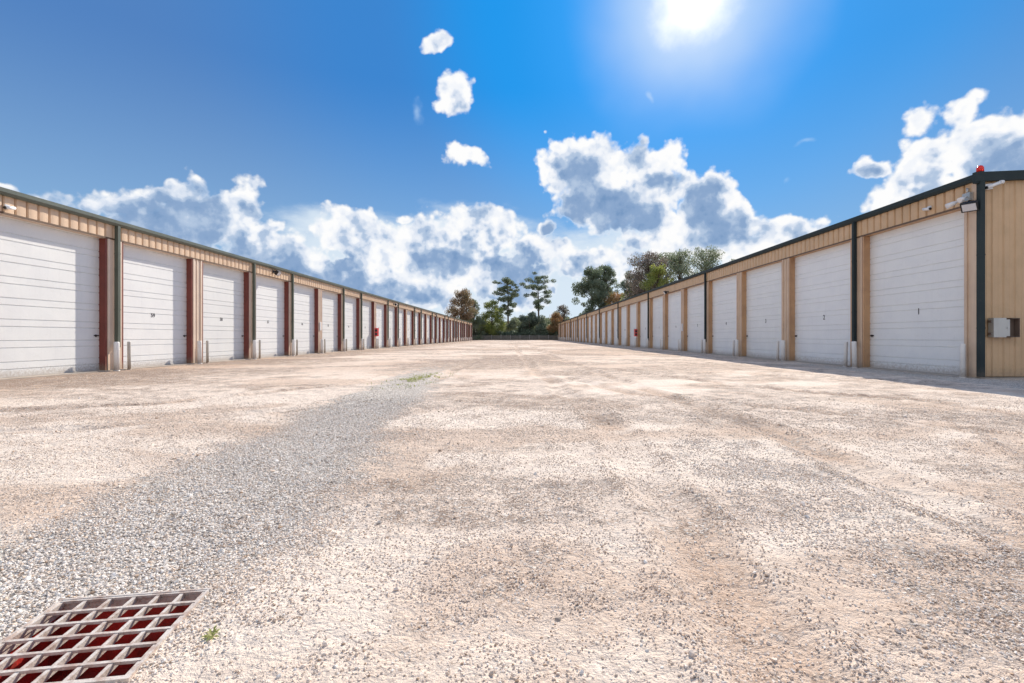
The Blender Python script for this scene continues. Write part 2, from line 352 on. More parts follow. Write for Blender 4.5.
gn = N.noise(pos, 22, 6, .65); gn2 = N.noise(pos, 120, 3, .6)
gc = N.mix(N.mr(gn, 0.42, 0.66), (0.66, 0.60, 0.54, 1), (0.46, 0.35, 0.29, 1))
gc = N.mix(N.mr(gn2, 0.55, 0.8, 0, 0.6), gc, (0.19, 0.10, 0.07, 1))
N.put(p.inputs['Base Color'], gc); p.inputs['Roughness'].default_value = 0.6; p.inputs['Metallic'].default_value = 0.15
N.put(p.inputs['Normal'], N.bump(N.m('ADD', gn, gn2), 0.5, 0.004))
m, N, p, o = new_mat('red_pit_paint'); M['pit'] = m
pos = N.n('ShaderNodeNewGeometry').outputs['Position']
pn = N.noise(pos, 9, 6, .65, .5)
N.put(p.inputs['Base Color'], N.mix(N.mr(pn, 0.35, 0.65), (0.48, 0.030, 0.024, 1), (0.22, 0.03, 0.022, 1))); p.inputs['Roughness'].default_value = 0.45
N.put(p.inputs['Normal'], N.bump(pn, 0.5, 0.03))

# ---------------------------------------------------------------- mesh helpers
def tag(o, label=None, cat=None, group=None, kind=None):
    if label: o['label'] = label
    if cat: o['category'] = cat
    if group: o['group'] = group
    if kind: o['kind'] = kind
    return o

def empty(name, loc):
    o = bpy.data.objects.new(name, None); o.empty_display_size = 0.3
    o.location = loc; COL.objects.link(o); return o

class MB:
    def __init__(s): s.v = []; s.f = []; s.sm = []
    def add(s, vs, fs, smooth=False):
        k = len(s.v); s.v += [tuple(a) for a in vs]
        s.f += [tuple(k + i for i in f) for f in fs]; s.sm += [smooth] * len(fs); return s
    def box(s, x0, x1, y0, y1, z0, z1):
        vs = [(x, y, z) for x in (x0, x1) for y in (y0, y1) for z in (z0, z1)]
        return s.add(vs, [(0, 1, 3, 2), (4, 6, 7, 5), (0, 4, 5, 1), (2, 3, 7, 6), (0, 2, 6, 4), (1, 5, 7, 3)])
    def obox(s, c, ax, ay, az):
        c, ax, ay, az = map(np.array, (c, ax, ay, az))
        vs = [c + i * ax + j * ay + k * az for i in (-1, 1) for j in (-1, 1) for k in (-1, 1)]
        return s.add(vs, [(0, 1, 3, 2), (4, 6, 7, 5), (0, 4, 5, 1), (2, 3, 7, 6), (0, 2, 6, 4), (1, 5, 7, 3)])
    def tube(s, pts, rad, n=12, cap=True):
        pts = [np.array(p, float) for p in pts]; k0 = len(s.v)
        if not hasattr(rad, '__len__'): rad = [rad] * len(pts)
        ref = None
        for i, p in enumerate(pts):
            t = (pts[min(i + 1, len(pts) - 1)] - pts[max(i - 1, 0)]); t = t / (np.linalg.norm(t) + 1e-9)
            if ref is None: ref = np.array([0, 0, 1.0]) if abs(t[2]) < 0.9 else np.array([1.0, 0, 0])
            a = np.cross(t, ref); a /= np.linalg.norm(a); b = np.cross(t, a)
            for j in range(n):
                q = 2 * math.pi * j / n
                s.v.append(tuple(p + rad[i] * (math.cos(q) * a + math.sin(q) * b)))
        for i in range(len(pts) - 1):
            for j in range(n):
                s.f.append((k0 + i * n + j, k0 + i * n + (j + 1) % n, k0 + (i + 1) * n + (j + 1) % n, k0 + (i + 1) * n + j)); s.sm.append(True)
        if cap:
            s.f.append(tuple(k0 + j for j in range(n))[::-1]); s.sm.append(False)
            e = k0 + (len(pts) - 1) * n
            s.f.append(tuple(e + j for j in range(n))); s.sm.append(False)
        return s
    def sheet(s, rows):          # rows of points, joined by quads
        k = len(s.v); n = len(rows[0])
        for r in rows: s.v += [tuple(q) for q in r]
        for i in range(len(rows) - 1):
            for j in range(n - 1):
                s.f.append((k + i * n + j, k + i * n + j + 1, k + (i + 1) * n + j + 1, k + (i + 1) * n + j)); s.sm.append(False)
        return s
    def mesh(s, name, mat):
        me = bpy.data.meshes.new(name); me.from_pydata(s.v, [], s.f)
        me.polygons.foreach_set('use_smooth', s.sm); me.materials.append(mat); me.update(); return me
    def build(s, name, mat, parent=None, loc=(0, 0, 0)):
        o = bpy.data.objects.new(name, s.mesh(name, mat)); COL.objects.link(o)
        o.parent = parent; o.location = loc; return o

def inst(name, me, parent=None, loc=(0, 0, 0)):
    o = bpy.data.objects.new(name, me); COL.objects.link(o); o.parent = parent; o.location = loc; return o

def np_mesh(name, V, F, mat, colors=None, smooth=False):
    """fast mesh: V (n,3), F (m,k)"""
    me = bpy.data.meshes.new(name); n, k = F.shape
    me.vertices.add(len(V)); me.vertices.foreach_set('co', V.astype(np.float32).ravel())
    me.loops.add(n * k); me.loops.foreach_set('vertex_index', F.astype(np.int32).ravel())
    me.polygons.add(n); me.polygons.foreach_set('loop_start', np.arange(0, n * k, k, dtype=np.int32))
    me.polygons.foreach_set('use_smooth', np.full(n, smooth))
    me.update(calc_edges=True)
    if colors is not None:
        a = me.attributes.new('macro', 'FLOAT_COLOR', 'POINT')
        c = np.ones((len(V), 4), np.float32); c[:, :3] = colors; a.data.foreach_set('color', c.ravel())
    me.materials.append(mat); me.validate(); return me

# ---- value noise in numpy
_perm = rng.random((256, 256))
def vnoise(x, y):
    xi = np.floor(x).astype(int); yi = np.floor(y).astype(int)
    fx = x - xi; fy = y - yi; fx = fx * fx * (3 - 2 * fx); fy = fy * fy * (3 - 2 * fy)
    g = lambda a, b: _perm[a & 255, b & 255]
    return (g(xi, yi) * (1 - fx) + g(xi + 1, yi) * fx) * (1 - fy) + (g(xi, yi + 1) * (1 - fx) + g(xi + 1, yi + 1) * fx) * fy
def fbm(x, y, o=5, gain=0.5):
    s = 0; a = 1; t = 0
    for i in range(o):
        s = s + a * vnoise(x * 2 ** i + 17.3 * i, y * 2 ** i + 5.1 * i); t += a; a *= gain
    return s / t
def sstep(a, b, x):
    t = np.clip((x - a) / (b - a), 0, 1); return t * t * (3 - 2 * t)
def pdist(x, y, pts):           # distance to a polyline
    d = np.full(np.shape(x), 1e9)
    for (ax, ay), (bx, by) in zip(pts[:-1], pts[1:]):
        vx, vy = bx - ax, by - ay
        t = np.clip(((x - ax) * vx + (y - ay) * vy) / (vx * vx + vy * vy), 0, 1)
        d = np.minimum(d, np.hypot(x - ax - t * vx, y - ay - t * vy))
    return d

# ---------------------------------------------------------------- sizes of the two buildings
DL, HL, DOORL, PITL, P0L, NL = 13.09, 4.83, 4.25, 4.06, 15.80, 29
DR, HR, DOORR, PITR, P0R, NR = 11.96, 5.32, 4.63, 4.66, 17.36, 29
GC = np.array([-1.575, 1.795]); GA = R(9.0); GH = 0.285      # drain grate centre, turn, half size
ex = np.array([math.cos(GA), math.sin(GA)]); ey = np.array([-math.sin(GA), math.cos(GA)])

# ---------------------------------------------------------------- ground fields
RUTS = [[(0.9, 1.0), (1.1, 6), (0.6, 14), (0.0, 30), (-.5, 60), (-.4, 120)], [(2.7, 1.0), (2.9, 6), (2.4, 14), (1.7, 30), (1.2, 60), (1.2, 120)],
        [(4.4, 3.8), (5.4, 5.4), (5.2, 6.3), (3.9, 7.6), (2.2, 9.4), (1.2, 13)], [(6.4, 2.5), (7.4, 5), (6.9, 8.4), (4.9, 11), (3.2, 16)],
        [(-7.5, 5.4), (-5.0, 5.9), (-3.2, 7.6), (-2.2, 12), (-1.9, 25)], [(-9.5, 6.6), (-6.0, 8.0), (-4.0, 11), (-3.0, 18)],
        [(-2, 17), (2, 15.5), (7, 14.5), (10, 12)], [(-3, 26), (3, 22), (9, 20)]]
def gravel_f(x, y):
    cx = -2.0 - 0.075 * np.clip(y - 3, -2, 12) + 0.35 * (fbm(y * 0.6, y * 0 + 3.3, 3) - .5)
    half = 0.84 + 0.35 * (fbm(x * 0.7 + 9, y * 0.7, 4) - 0.5) * 2
    g = sstep(1.6, 0.2, np.abs(x - cx) / half) * sstep(24, 9, y)
    g = np.maximum(g, 0.75 * sstep(DR - 2.3, DR - 0.9, x) * sstep(26, 16, y))             # strip by the right building
    g = np.maximum(g, 0.32 * sstep(.58, .72, fbm(x * 0.45 + 90, y * 0.45 + 3, 5)) * sstep(14, 5, y) * sstep(.5, 2.0, x))
    return g
def dirt_f(x, y):
    w = fbm(x * .5, y * .5, 3) - .5
    d = 0.42 * sstep(0.48, 0.64, fbm(x * 0.7 + 3 * w, y * 0.9, 5))
    d = np.maximum(d, sstep(-DL + 6.5 + 8 * w, -DL + 1.0, x) * 1.0)
    d = np.maximum(d, (.25 + .75 * sstep(.42, .58, fbm(x * .25 + 3, y * .12, 4))) * .75 * sstep(10, 24, y))
    for i, r in enumerate(RUTS):
        d = np.maximum(d, 0.7 * sstep(0.34, 0.05, pdist(x + 0.25 * w, y + .3 * w, r)) * sstep(.35, .6, fbm(x * 1.3 + i, y * .8, 4)))
    return d
def pale_f(x, y):
    p = sstep(0.50, 0.62, fbm(x * 0.35 + 70, y * 0.6 + 10, 5))
    p = np.maximum(p, 0.8 * sstep(2.2, 0.8, np.abs(x + 5.6 - 0.1 * y)) * sstep(3.5, 5, y) * sstep(12, 8, y))
    return p
def height_f(x, y):
    h = 0.05 * (fbm(x * 0.5 + 5, y * 0.5, 4) - 0.5) + 0.030 * (fbm(x * 3.1, y * 3.1, 4) - 0.5)
    w = fbm(x * .5, y * .5, 3) - .5
    for i, r in enumerate(RUTS):
        q = pdist(x + 0.25 * w, y + .3 * w, r)
        h = h - 0.028 * sstep(0.22, 0.08, q) + 0.022 * sstep(0.12, 0.0, np.abs(q - 0.27))
    h = h * sstep(DL - .2, DL - 1.6, np.abs(x)) * sstep(160, 120, y)
    gx = (x - GC[0]) * ex[0] + (y - GC[1]) * ex[1]; gy = (x - GC[0]) * ey[0] + (y - GC[1]) * ey[1]
    dd = np.maximum(np.abs(gx), np.abs(gy)) - GH
    return h * sstep(0.02, 0.45, dd)

def build_ground():
    def axis(neg, pos, s0, g):
        a = [GH]; s = s0
        while a[-1] < pos: a.append(a[-1] + s); s = min(s * g, 200)
        b = [-GH]; s = s0
        while b[-1] > -neg: b.append(b[-1] - s); s = min(s * g, 200)
        return np.array(b[::-1] + [-.1, .1] + a)
    ps = axis(2500, 2500, 0.035, 1.016); qs = axis(2500, 3500, 0.035, 1.014)
    Pg, Q = np.meshgrid(ps, qs)
    X = GC[0] + Pg * ex[0] + Q * ey[0]; Y = GC[1] + Pg * ex[1] + Q * ey[1]
    Z = height_f(X, Y)
    V = np.stack([X.ravel(), Y.ravel(), Z.ravel()], 1)
    C = np.stack([gravel_f(X, Y).ravel(), dirt_f(X, Y).ravel(), pale_f(X, Y).ravel()], 1)
    nx, ny = len(ps), len(qs)
    i, j = np.meshgrid(np.arange(nx - 1), np.arange(ny - 1)); i = i.ravel(); j = j.ravel()
    inside = (ps[i] >= -GH - 1e-6) & (ps[i + 1] <= GH + 1e-6) & (qs[j] >= -GH - 1e-6) & (qs[j + 1] <= GH + 1e-6)
    i = i[~inside]; j = j[~inside]
    F = np.stack([j * nx + i, j * nx + i + 1, (j + 1) * nx + i + 1, (j + 1) * nx + i], 1)
    o = inst('ground', np_mesh('ground', V, F, M['ground'], C, True)); tag(o, kind='structure')
build_ground()

def build_stones():
    ph = (1 + 5 ** .5) / 2
    ico = np.array([(-1, ph, 0), (1, ph, 0), (-1, -ph, 0), (1, -ph, 0), (0, -1, ph), (0, 1, ph), (0, -1, -ph), (0, 1, -ph), (ph, 0, -1), (ph, 0, 1), (-ph, 0, -1), (-ph, 0, 1)]) / math.sqrt(1 + ph * ph)
    tri = np.array([(0, 11, 5), (0, 5, 1), (0, 1, 7), (0, 7, 10), (0, 10, 11), (1, 5, 9), (5, 11, 4), (11, 10, 2), (10, 7, 6), (7, 1, 8), (3, 9, 4), (3, 4, 2), (3, 2, 6), (3, 6, 8), (3, 8, 9), (4, 9, 5), (2, 4, 11), (6, 2, 10), (8, 6, 7), (9, 8, 1)])
    n = 1500000
    y = 0.9 + 8.6 * rng.random(n) ** 1.5; x = (rng.random(n) * 2 - 1) * 11
    keep = (np.abs(x) < 1.12 * y + 0.6); x, y = x[keep], y[keep]
    pdf = 1 / (1.5 * ((y - 0.9) / 8.6 + 1e-3) ** (1 / 3))           # undo the y bias
    dens = gravel_f(x, y); fine = fbm(x * 3 + 11, y * 3, 4); patch = fbm(x * .9 + 31, y * .9 + 7, 4)
    mid = fbm(x * 1.1 + 51, y * 1.1, 4)
    pr = 0.90 * sstep(0.15, 0.85, dens + 0.9 * (fine - .5) + 1.0 * (mid - .5)) + 0.26 * sstep(.36, .6, fine) + 0.22 * sstep(.44, .70, patch) + 0.12
    pr = pr * 0.85
    fade = sstep(9.4, 6.0, y)
    k = rng.random(len(x)) < pr * fade
    x, y, dens = x[k], y[k], dens[k]
    gx = (x - GC[0]) * ex[0] + (y - GC[1]) * ex[1]; gy = (x - GC[0]) * ey[0] + (y - GC[1]) * ey[1]
    k = np.maximum(np.abs(gx), np.abs(gy)) > GH - 0.012 * rng.random(len(x)) + 0.004
    x, y, dens = x[k], y[k], dens[k]; n = len(x)
    big = rng.random(n)
    size = (0.0022 + 0.0032 * rng.random(n)) + 0.0030 * dens * rng.random(n) + 0.004 * (big > .99) + 0.006 * (big > .9988)
    size *= 1 + 0.05 * np.maximum(y - 3, 0)
    # random rotations
    q = rng.normal(size=(n, 4)); q /= np.linalg.norm(q, axis=1)[:, None]
    a, b, c, d = q.T
    Rm = np.stack([1 - 2 * (c * c + d * d), 2 * (b * c - a * d), 2 * (b * d + a * c), 2 * (b * c + a * d), 1 - 2 * (b * b + d * d), 2 * (c * d - a * b), 2 * (b * d - a * c), 2 * (c * d + a * b), 1 - 2 * (b * b + c * c)], 1).reshape(n, 3, 3)
    P = ico[None] * (1 + 0.28 * rng.normal(size=(n, 12, 1)).clip(-1.4, 1.4)) * (0.7 + 0.6 * rng.random((n, 1, 3)))
    P = np.einsum('nij,nkj->nki', Rm, P) * size[:, None, None]
    P[:, :, 2] *= 0.8
    z = height_f(x, y) + size * 0.25
    P[:, :, 0] += x[:, None]; P[:, :, 1] += y[:, None]; P[:, :, 2] += z[:, None]
    V = P.reshape(-1, 3); F = (np.arange(n)[:, None, None] * 12 + tri[None]).reshape(-1, 3)
    t = rng.random(n); pal = np.array([(0.90, 0.84, 0.77), (0.80, 0.73, 0.66), (0.66, 0.59, 0.52), (0.40, 0.34, 0.29), (0.72, 0.57, 0.44), (0.50, 0.35, 0.24), (0.90, 0.85, 0.78), (0.86, 0.73, 0.62), (0.78, 0.65, 0.54), (0.62, 0.50, 0.40)])
    gp = np.array([.24, .22, .16, .08, .07, .03, .14, .03, .02, .01]); spal = np.array([.05, .04, .02, .03, .10, .06, .06, .28, .24, .12])
    pick = np.where(rng.random(n) < dens, np.searchsorted(np.cumsum(gp), t * .999), np.searchsorted(np.cumsum(spal), t * .999))
    C = pal[np.clip(pick, 0, 9)] * (0.85 + 0.3 * rng.random((n, 1)))
    o = inst('gravel', np_mesh('gravel', V, F, M['stone'], np.repeat(C, 12, 0)))
    tag(o, 'loose pale grey and tan gravel stones strewn over the sandy yard', 'gravel', kind='stuff')
    print('stones', n)
build_stones()

# ---------------------------------------------------------------- drain grate and its pit
def build_drain():
    def W(px, py, z): return (GC[0] + px * ex[0] + py * ey[0], GC[1] + px * ex[1] + py * ey[1], z)
    dep = 0.30; g = GH + 0.0
    pit = MB(); r = [(-g, -g), (g, -g), (g, g), (-g, g)]
    vs = [W(a, b, 0.0) for a, b in r] + [W(a * .98, b * .98, -dep) for a, b in r]
    pit.add(vs, [(0, 1, 5, 4), (1, 2, 6, 5), (2, 3, 7, 6), (3, 0, 4, 7), (4, 5, 6, 7)])
    # outer flange just outside, buried in the ground
    tag(pit.build('drain_pit', M['pit']), kind='structure')
    root = empty('drain_grate', (GC[0], GC[1], 0)); root.rotation_euler.z = GA
    tag(root, 'square rusty iron drain grate over a red pit in the gravel', 'drain grate')
    def bars(b, lo, hi, n, along, th, z0, z1):
        for i in range(n):
            c = lo + (hi - lo) * i / (n - 1)
            t = th * (1.5 if i in (0, n - 1) else 1)
            if along == 'x': b.add(*wedge(lo, hi, c, t, z0, z1, 0))
            else: b.add(*wedge(lo, hi, c, t, z0, z1, 1))
    def wedge(lo, hi, c, t, z0, z1, ax):      # bar wider at the top, narrower below
        tt, tb = t / 2, t * 0.36
        if ax == 0: vs = [(lo, c - tb, z0), (hi, c - tb, z0), (hi, c + tb, z0), (lo, c + tb, z0), (lo, c - tt, z1), (hi, c - tt, z1), (hi, c + tt, z1), (lo, c + tt, z1)]
        else: vs = [(c + tb, lo, z0), (c + tb, hi, z0), (c - tb, hi, z0), (c - tb, lo, z0), (c + tt, lo, z1), (c + tt, hi, z1), (c - tt, hi, z1), (c - tt, lo, z1)]
        return vs, [(0, 3, 2, 1), (4, 5, 6, 7), (0, 1, 5, 4), (1, 2, 6, 5), (2, 3, 7, 6), (3, 0, 4, 7)]
    e = GH - 0.012
    b = MB(); bars(b, -e, e, 7, 'x', 0.0135, -0.001, 0.0105)
    b.build('cross_bars', M['grate'], root)
    b = MB(); bars(b, -e, e, 7, 'y', 0.0135, -0.018, 0.0080)
    b.build('long_bars', M['grate'], root)
    f = MB(); t = 0.010
    for s in (-1, 1):
        f.box(-GH - .004, GH + .004, min(s * GH, s * (GH - t)), max(s * GH, s * (GH - t)), -0.045, 0.013)
        f.box(min(s * GH, s * (GH - t)), max(s * GH, s * (GH - t)), -GH + t, GH - t, -0.046, 0.0118)
    f.build('frame', M['grate'], root)
build_drain()

# ---------------------------------------------------------------- storage buildings
def text_mesh(s, size, mat, name='door_number'):
    cu = bpy.data.curves.new('t', 'FONT'); cu.body = s; cu.size = size; cu.align_x = 'CENTER'; cu.align_y = 'CENTER'; cu.extrude = 0.002
    cu.offset = 0.004
    to = bpy.data.objects.new('t', cu); COL.objects.link(to)
    bpy.context.view_layer.update()
    me = bpy.data.meshes.new_from_object(to.evaluated_get(bpy.context.evaluated_depsgraph_get()))
    bpy.data.objects.remove(to); bpy.data.curves.remove(cu)
    me.name = name; me.materials.clear(); me.materials.append(mat); return me

def door_profile(H, d):         # sectional door: ribbed sheet, grooves in pairs; returns list of (depth, z)
    pr = [(d + 0.012, 0.03), (d, 0.045)]
    z = 0.24; step = [0.19, 0.37]; i = 0
    while z < H - 0.05:
        g = 0.010
        pr += [(d, z - g * 1.5), (d + 0.022, z - g * .8), (d + 0.022, z + g * .8), (d, z + g * 1.5)]
        z += step[i % 2]; i += 1
    pr.append((d, H + 0.06)); return pr

def storage(s, D, H, DH, PIT, P0, NP, k0, y_near, y_far, post, ownname, label, jamb, gut, numbers, downs, W):
    rec = 0.23
    root = empty(ownname, (s * D, y_near, 0)); tag(root, label, 'storage building', 'rows of storage units facing each other')
    X = lambda d: s * d                        # d: into the building
    Yo = lambda y: y - y_near
    bx = lambda b, d0, d1, y0, y1, z0, z1: b.box(min(X(d0), X(d1)), max(X(d0), X(d1)), Yo(y0), Yo(y1), z0, z1)
    # header with standing ribs
    def ribbed(b, y0, y1, z0, z1, d=0.0, per=0.305):
        pts = []; y = y0
        while y < y1 - 0.02:
            for (f, o) in ((0, 0), (.01, .035), (.13, .035), (.14, 0), (.20, -.03), (.42, -.036), (.60, -.036), (.95, -.03)):
                yy = y + f * per
                if yy < y1: pts.append((yy, o))
            y += per
        pts.append((y1, 0))
        b.sheet([[(X(d + o), Yo(yy), z0) for yy, o in pts], [(X(d + o), Yo(yy), z1) for yy, o in pts]])
    hb = MB(); ribbed(hb, y_near, y_far, DH, H - 0.04)
    hb.build('header_panel', M['tan' if s < 0 else 'tan_shaded'], root)
    tb = MB(); bx(tb, -0.036, 0.03, y_near, y_far, DH - 0.045, DH - 0.0)
    tb.build('header_trim', M['brown_edge'], root)
    # gutter: open top channel with rolled lip
    gb = MB(); prof = [(-0.005, H - 0.17), (-0.115, H - 0.17), (-0.155, H - 0.10), (-0.155, H - 0.06), (-0.155, H), (-0.150, H), (-0.147, H - 0.09), (-0.01, H - 0.13)]
    gb.sheet([[(X(a), Yo(y), z) for a, z in prof] for y in (y_near - 0.05, y_far + .05)])
    for y in (y_near - 0.05, y_far + .05): gb.add([(X(a), Yo(y), z) for a, z in prof[:5]] + [(X(-.005), Yo(y), H)], [(0, 1, 2, 3, 4, 5)])
    y = y_near + 0.7
    while y < min(y_far, 60): bx(gb, -0.145, -0.002, y, y + .022, H - .034, H - .026); y += 0.9
    gb.build('gutter', M[gut], root)
    # roof
    rb = MB(); sl = 0.042
    pts = [(-0.002, H - 0.022), (W / 2, H - 0.022 + sl * W / 2), (W + .1, H - 0.022)]
    rb.sheet([[(X(a), Yo(y), z) for a, z in pts] for y in (y_near - .02, y_far + .02)])
    rb.sheet([[(X(a), Yo(y), z - .05) for a, z in pts] for y in (y_near - .02, y_far + .02)])
    yy = y_near + .3
    while yy < y_far:
        w_ = .02
        q = lambda a, o: (X(a), Yo(yy + o), H - .021 + sl * a)
        r = lambda a, o: (X(a), Yo(yy + o), H - .002 + sl * a)
        rb.add([q(.12, -w_), q(.12, w_), q(W / 2, w_), q(W / 2, -w_), r(.14, -w_ * .5), r(.14, w_ * .5), r(W / 2, w_ * .5), r(W / 2, -w_ * .5)],
               [(4, 5, 6, 7), (0, 1, 5, 4), (0, 4, 7, 3), (1, 2, 6, 5)])
        yy += .61
    rb.build('roof', M['roof'], root)
    # gable ends + rear wall
    gw = MB()
    def gable(y, out):
        pts = []; d = 0.10
        while d < W:
            for (f, o_) in ((0, .030), (.10, .030), (.19, 0), (.52, 0), (.54, .006), (.60, .006), (.62, 0), (.91, 0)): pts.append((min(d + f * .305, W), o_))
            d += .305
        top = lambda a: H + sl * (W / 2 - abs(a - W / 2)) - 0.04
        gw.sheet([[(X(a), Yo(y + out * o_), 0.05) for a, o_ in pts], [(X(a), Yo(y + out * o_), top(a)) for a, o_ in pts]])
    gable(y_near, -1); gable(y_far, 1)
    bx(gw, W - .02, W, y_near, y_far, 0.0, H)
    gw.build('wall', M['tan' if s < 0 else 'tan_shaded'], root)
    for y, o_ in ((y_near, -1), (y_far, 1)):   # rake trim: one bent piece per gable end
        ft = MB(); y0_, y1_ = sorted((Yo(y + o_ * .052), Yo(y + o_ * .14)))
        rows = []
        for a in (-0.155, W / 2, W + .12):
            zt = H + sl * (W / 2 - abs(a - W / 2))
            rows.append([(X(a), y0_, zt - .19), (X(a), y1_, zt - .19), (X(a), y1_, zt + .05), (X(a), y0_, zt + .05), (X(a), y0_, zt - .19)])
        ft.sheet(rows); ft.add(rows[0][:4], [(0, 1, 2, 3)]); ft.add(rows[2][:4], [(0, 1, 2, 3)])
        ft.build('rake_trim', M[gut], root)
    for y, o_ in ((y_near, -1), (y_far, 1)):   # corner trims
        ct = MB(); y0_, y1_ = sorted((y + o_ * .036, y - o_ * .10)); bx(ct, -0.036, 0.10, y0_, y1_, 0.03, H - .175)
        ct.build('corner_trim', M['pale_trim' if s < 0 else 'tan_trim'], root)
    fb = MB(); bx(fb, -0.10, W, y_near - .05, y_far + .05, -0.3, 0.028); fb.build('floor_slab', M['concrete'], root)
    inner = MB(); bx(inner, rec + .3, rec + .32, y_near + .1, y_far - .1, 0.02, H - .1); inner.build('inner_liner', M['tan'], root)
    # piers
    hw = post / 2
    pb = MB()
    bx(pb, 0.0, rec + .05, -0 + y_near - hw, y_near + hw, 0.03, DH - .045)
    pb = MB()
    def pier_mesh(hw):
        b = MB()
        q = lambda d0, d1, a, c, z0, z1: b.box(min(X(d0), X(d1)), max(X(d0), X(d1)), a, c, z0, z1)
        q(0.0, rec + .04, -hw + .002, hw - .002, 0.03, DH - .046)
        q(-0.034, 0.0, -hw + .012, -hw + .085, 0.03, DH - .047)
        q(-0.034, 0.0, hw - .085, hw - .012, 0.03, DH - .047)
        q(-0.022, 0.0, -.03, .03, 0.03, DH - .047)
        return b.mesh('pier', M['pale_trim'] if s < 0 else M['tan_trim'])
    def jamb_mesh(side):                       # steel lining of the opening, side +1 faces the camera
        b = MB(); q = lambda d0, d1, a, c, z0, z1: b.box(min(X(d0), X(d1)), max(X(d0), X(d1)), min(a, c), max(a, c), z0, z1)
        q(-0.012, rec + .02, 0, side * 0.012, 0.03, DH - .05)
        q(-0.018, -0.012, 0, side * -0.055, 0.03, DH - .05)
        return b.mesh('jamb', M[jamb])
    pm = pier_mesh(hw); jn = jamb_mesh(-1); jf = jamb_mesh(1)
    dw = PIT - post
    db = MB(); prf = door_profile(DH, rec)
    db.sheet([[(X(a), yy, z) for a, z in prf] for yy in (-dw / 2 + .01, dw / 2 - .01)])
    db.box(min(X(rec - .012), X(rec + .03)), max(X(rec - .012), X(rec + .03)), -dw / 2 + .012, dw / 2 - .012, 0.031, 0.062)
    dm = db.mesh('roll_up_door', M['door'])
    lm = MB(); lm.box(-.012, .012, -.11, .05, -.018, .018); lm.box(-.03, .0, -.06, -.02, -.045, .03); lm = lm.mesh('latch', M['black'])
    sm = MB()
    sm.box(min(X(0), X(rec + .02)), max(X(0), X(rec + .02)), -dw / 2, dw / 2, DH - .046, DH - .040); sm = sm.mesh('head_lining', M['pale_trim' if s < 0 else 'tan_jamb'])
    dsm = MB()
    dsm.box(-.055, .055, -.05, .05, 0, H - .17 - 0.75); dsm.box(-.06, .06, -.055, .055, 1.2, 1.235); dsm.box(-.06, .06, -.055, .055, 3.0, 3.035)
    dsm = dsm.mesh('downspout', M[gut])
    for k in range(k0, NP + 1):
        yc = P0 + PIT * k
        if yc + hw <= y_far + 0.3:
            inst('pier', pm, root, (0, Yo(yc), 0))
            inst('jamb', jn, root, (0, Yo(yc + hw) + .0135, 0)).scale = (1, 1, 1)
        inst('jamb', jf, root, (0, Yo(yc - hw) - .0135, 0))
        # door between pier k-1 and k
        ymid = yc - PIT / 2
        d = inst('roll_up_door', dm, root, (0, Yo(ymid), 0))
        inst('head_lining', sm, root, (0, Yo(ymid), 0))
        if not (s < 0 and k <= 0):
          t = inst('door_number', text_mesh(numbers(k), 0.20 if s < 0 else 0.26, M['ink']), d, (X(rec - .004), -.05, 1.86))
          t.rotation_euler = (R(90), 0, R(90) if s < 0 else R(-90))
        inst('latch', lm, d, (X(rec - .015), dw / 2 - .1, 1.13))
        if downs(k): inst('downspout', dsm, root, (X(-.10), Yo(yc + .03 if s > 0 else yc + .02), .75))
    return root

LB = storage(-1, DL, HL, DOORL, PITL, P0L, NL, -2, P0L - 3 * PITL + .2, P0L + NL * PITL + .3, 0.56, 'storage_building',
    'long left storage row with white doors in red jambs under a green gutter', 'red_jamb', 'green_gutter',
    lambda k: str(60 - k - 0) if k <= 0 else str(60 - k), lambda k: k % 3 != 1, 12.0)
RB = storage(1, DR, HR, DOORR, PITR, P0R, NR, 0, 12.84, P0R + NR * PITR + .4, 0.56, 'storage_building',
    'long right storage row with shaded white doors, tan jambs and ribbed tan end wall', 'tan_jamb', 'teal_gutter',
    lambda k: str(k + 1), lambda k: k % 3 == 0, 12.0)
# near corner of the right building: the end pier and its downspout
b = MB(); b.box(0.0, .27, .105, 0.33, 0.03, DOORR - .046); b.box(-.034, 0, .24, .315, .03, DOORR - .047)
b.build('pier', M['tan_trim'], RB)
b = MB(); b.box(-.012, .25, 0.331, .343, 0.03, DOORR - .05); b.build('jamb', M['tan_jamb'], RB)
b = MB(); b.box(-.045, .075, -.165, -.05, 0.05, HR - .20); b.box(-.05, .08, -.17, -.05, 1.3, 1.34); b.box(-.05, .08, -.17, -.05, 3.2, 3.24)
b.box(-.14, .02, -.13, -.05, HR - .24, HR - .14)
o = b.build('downspout', M['teal_gutter'], RB); o['label'] = 'corner downspout standing full height to the ground'

# ---------------------------------------------------------------- bollards
def bollard_mesh(r, h, name, mat):
    b = MB(); b.tube([(0, 0, -.2), (0, 0, h - .03), (0, 0, h - .012), (0, 0, h)], [r, r, r * .93, r * .75], 16)
    b.tube([(0, 0, -.2), (0, 0, .02), (0, 0, .03)], [r * 1.25, r * 1.2, r * 1.02], 16)
    b.tube([(0, 0, h * .72), (0, 0, h * .72 + .02)], [r * 1.04, r * 1.04], 16)
    return b.mesh(name, mat)
ORD = ['first', 'second', 'third', 'fourth', 'fifth', 'sixth', 'seventh', 'eighth', 'ninth', 'tenth', 'eleventh', 'twelfth', 'thirteenth', 'fourteenth', 'fifteenth', 'sixteenth', 'seventeenth', 'eighteenth', 'nineteenth', 'twentieth', 'twenty-first', 'twenty-second', 'twenty-third', 'twenty-fourth', 'twenty-fifth', 'twenty-sixth', 'twenty-seventh', 'twenty-eighth', 'twenty-ninth', 'thirtieth', 'thirty-first']
fatm = bollard_mesh(.078, .93, 'thick_bollard', M['bollard']); thinm = bollard_mesh(.048, .93, 'thin_bollard', M['pipe_grey'])
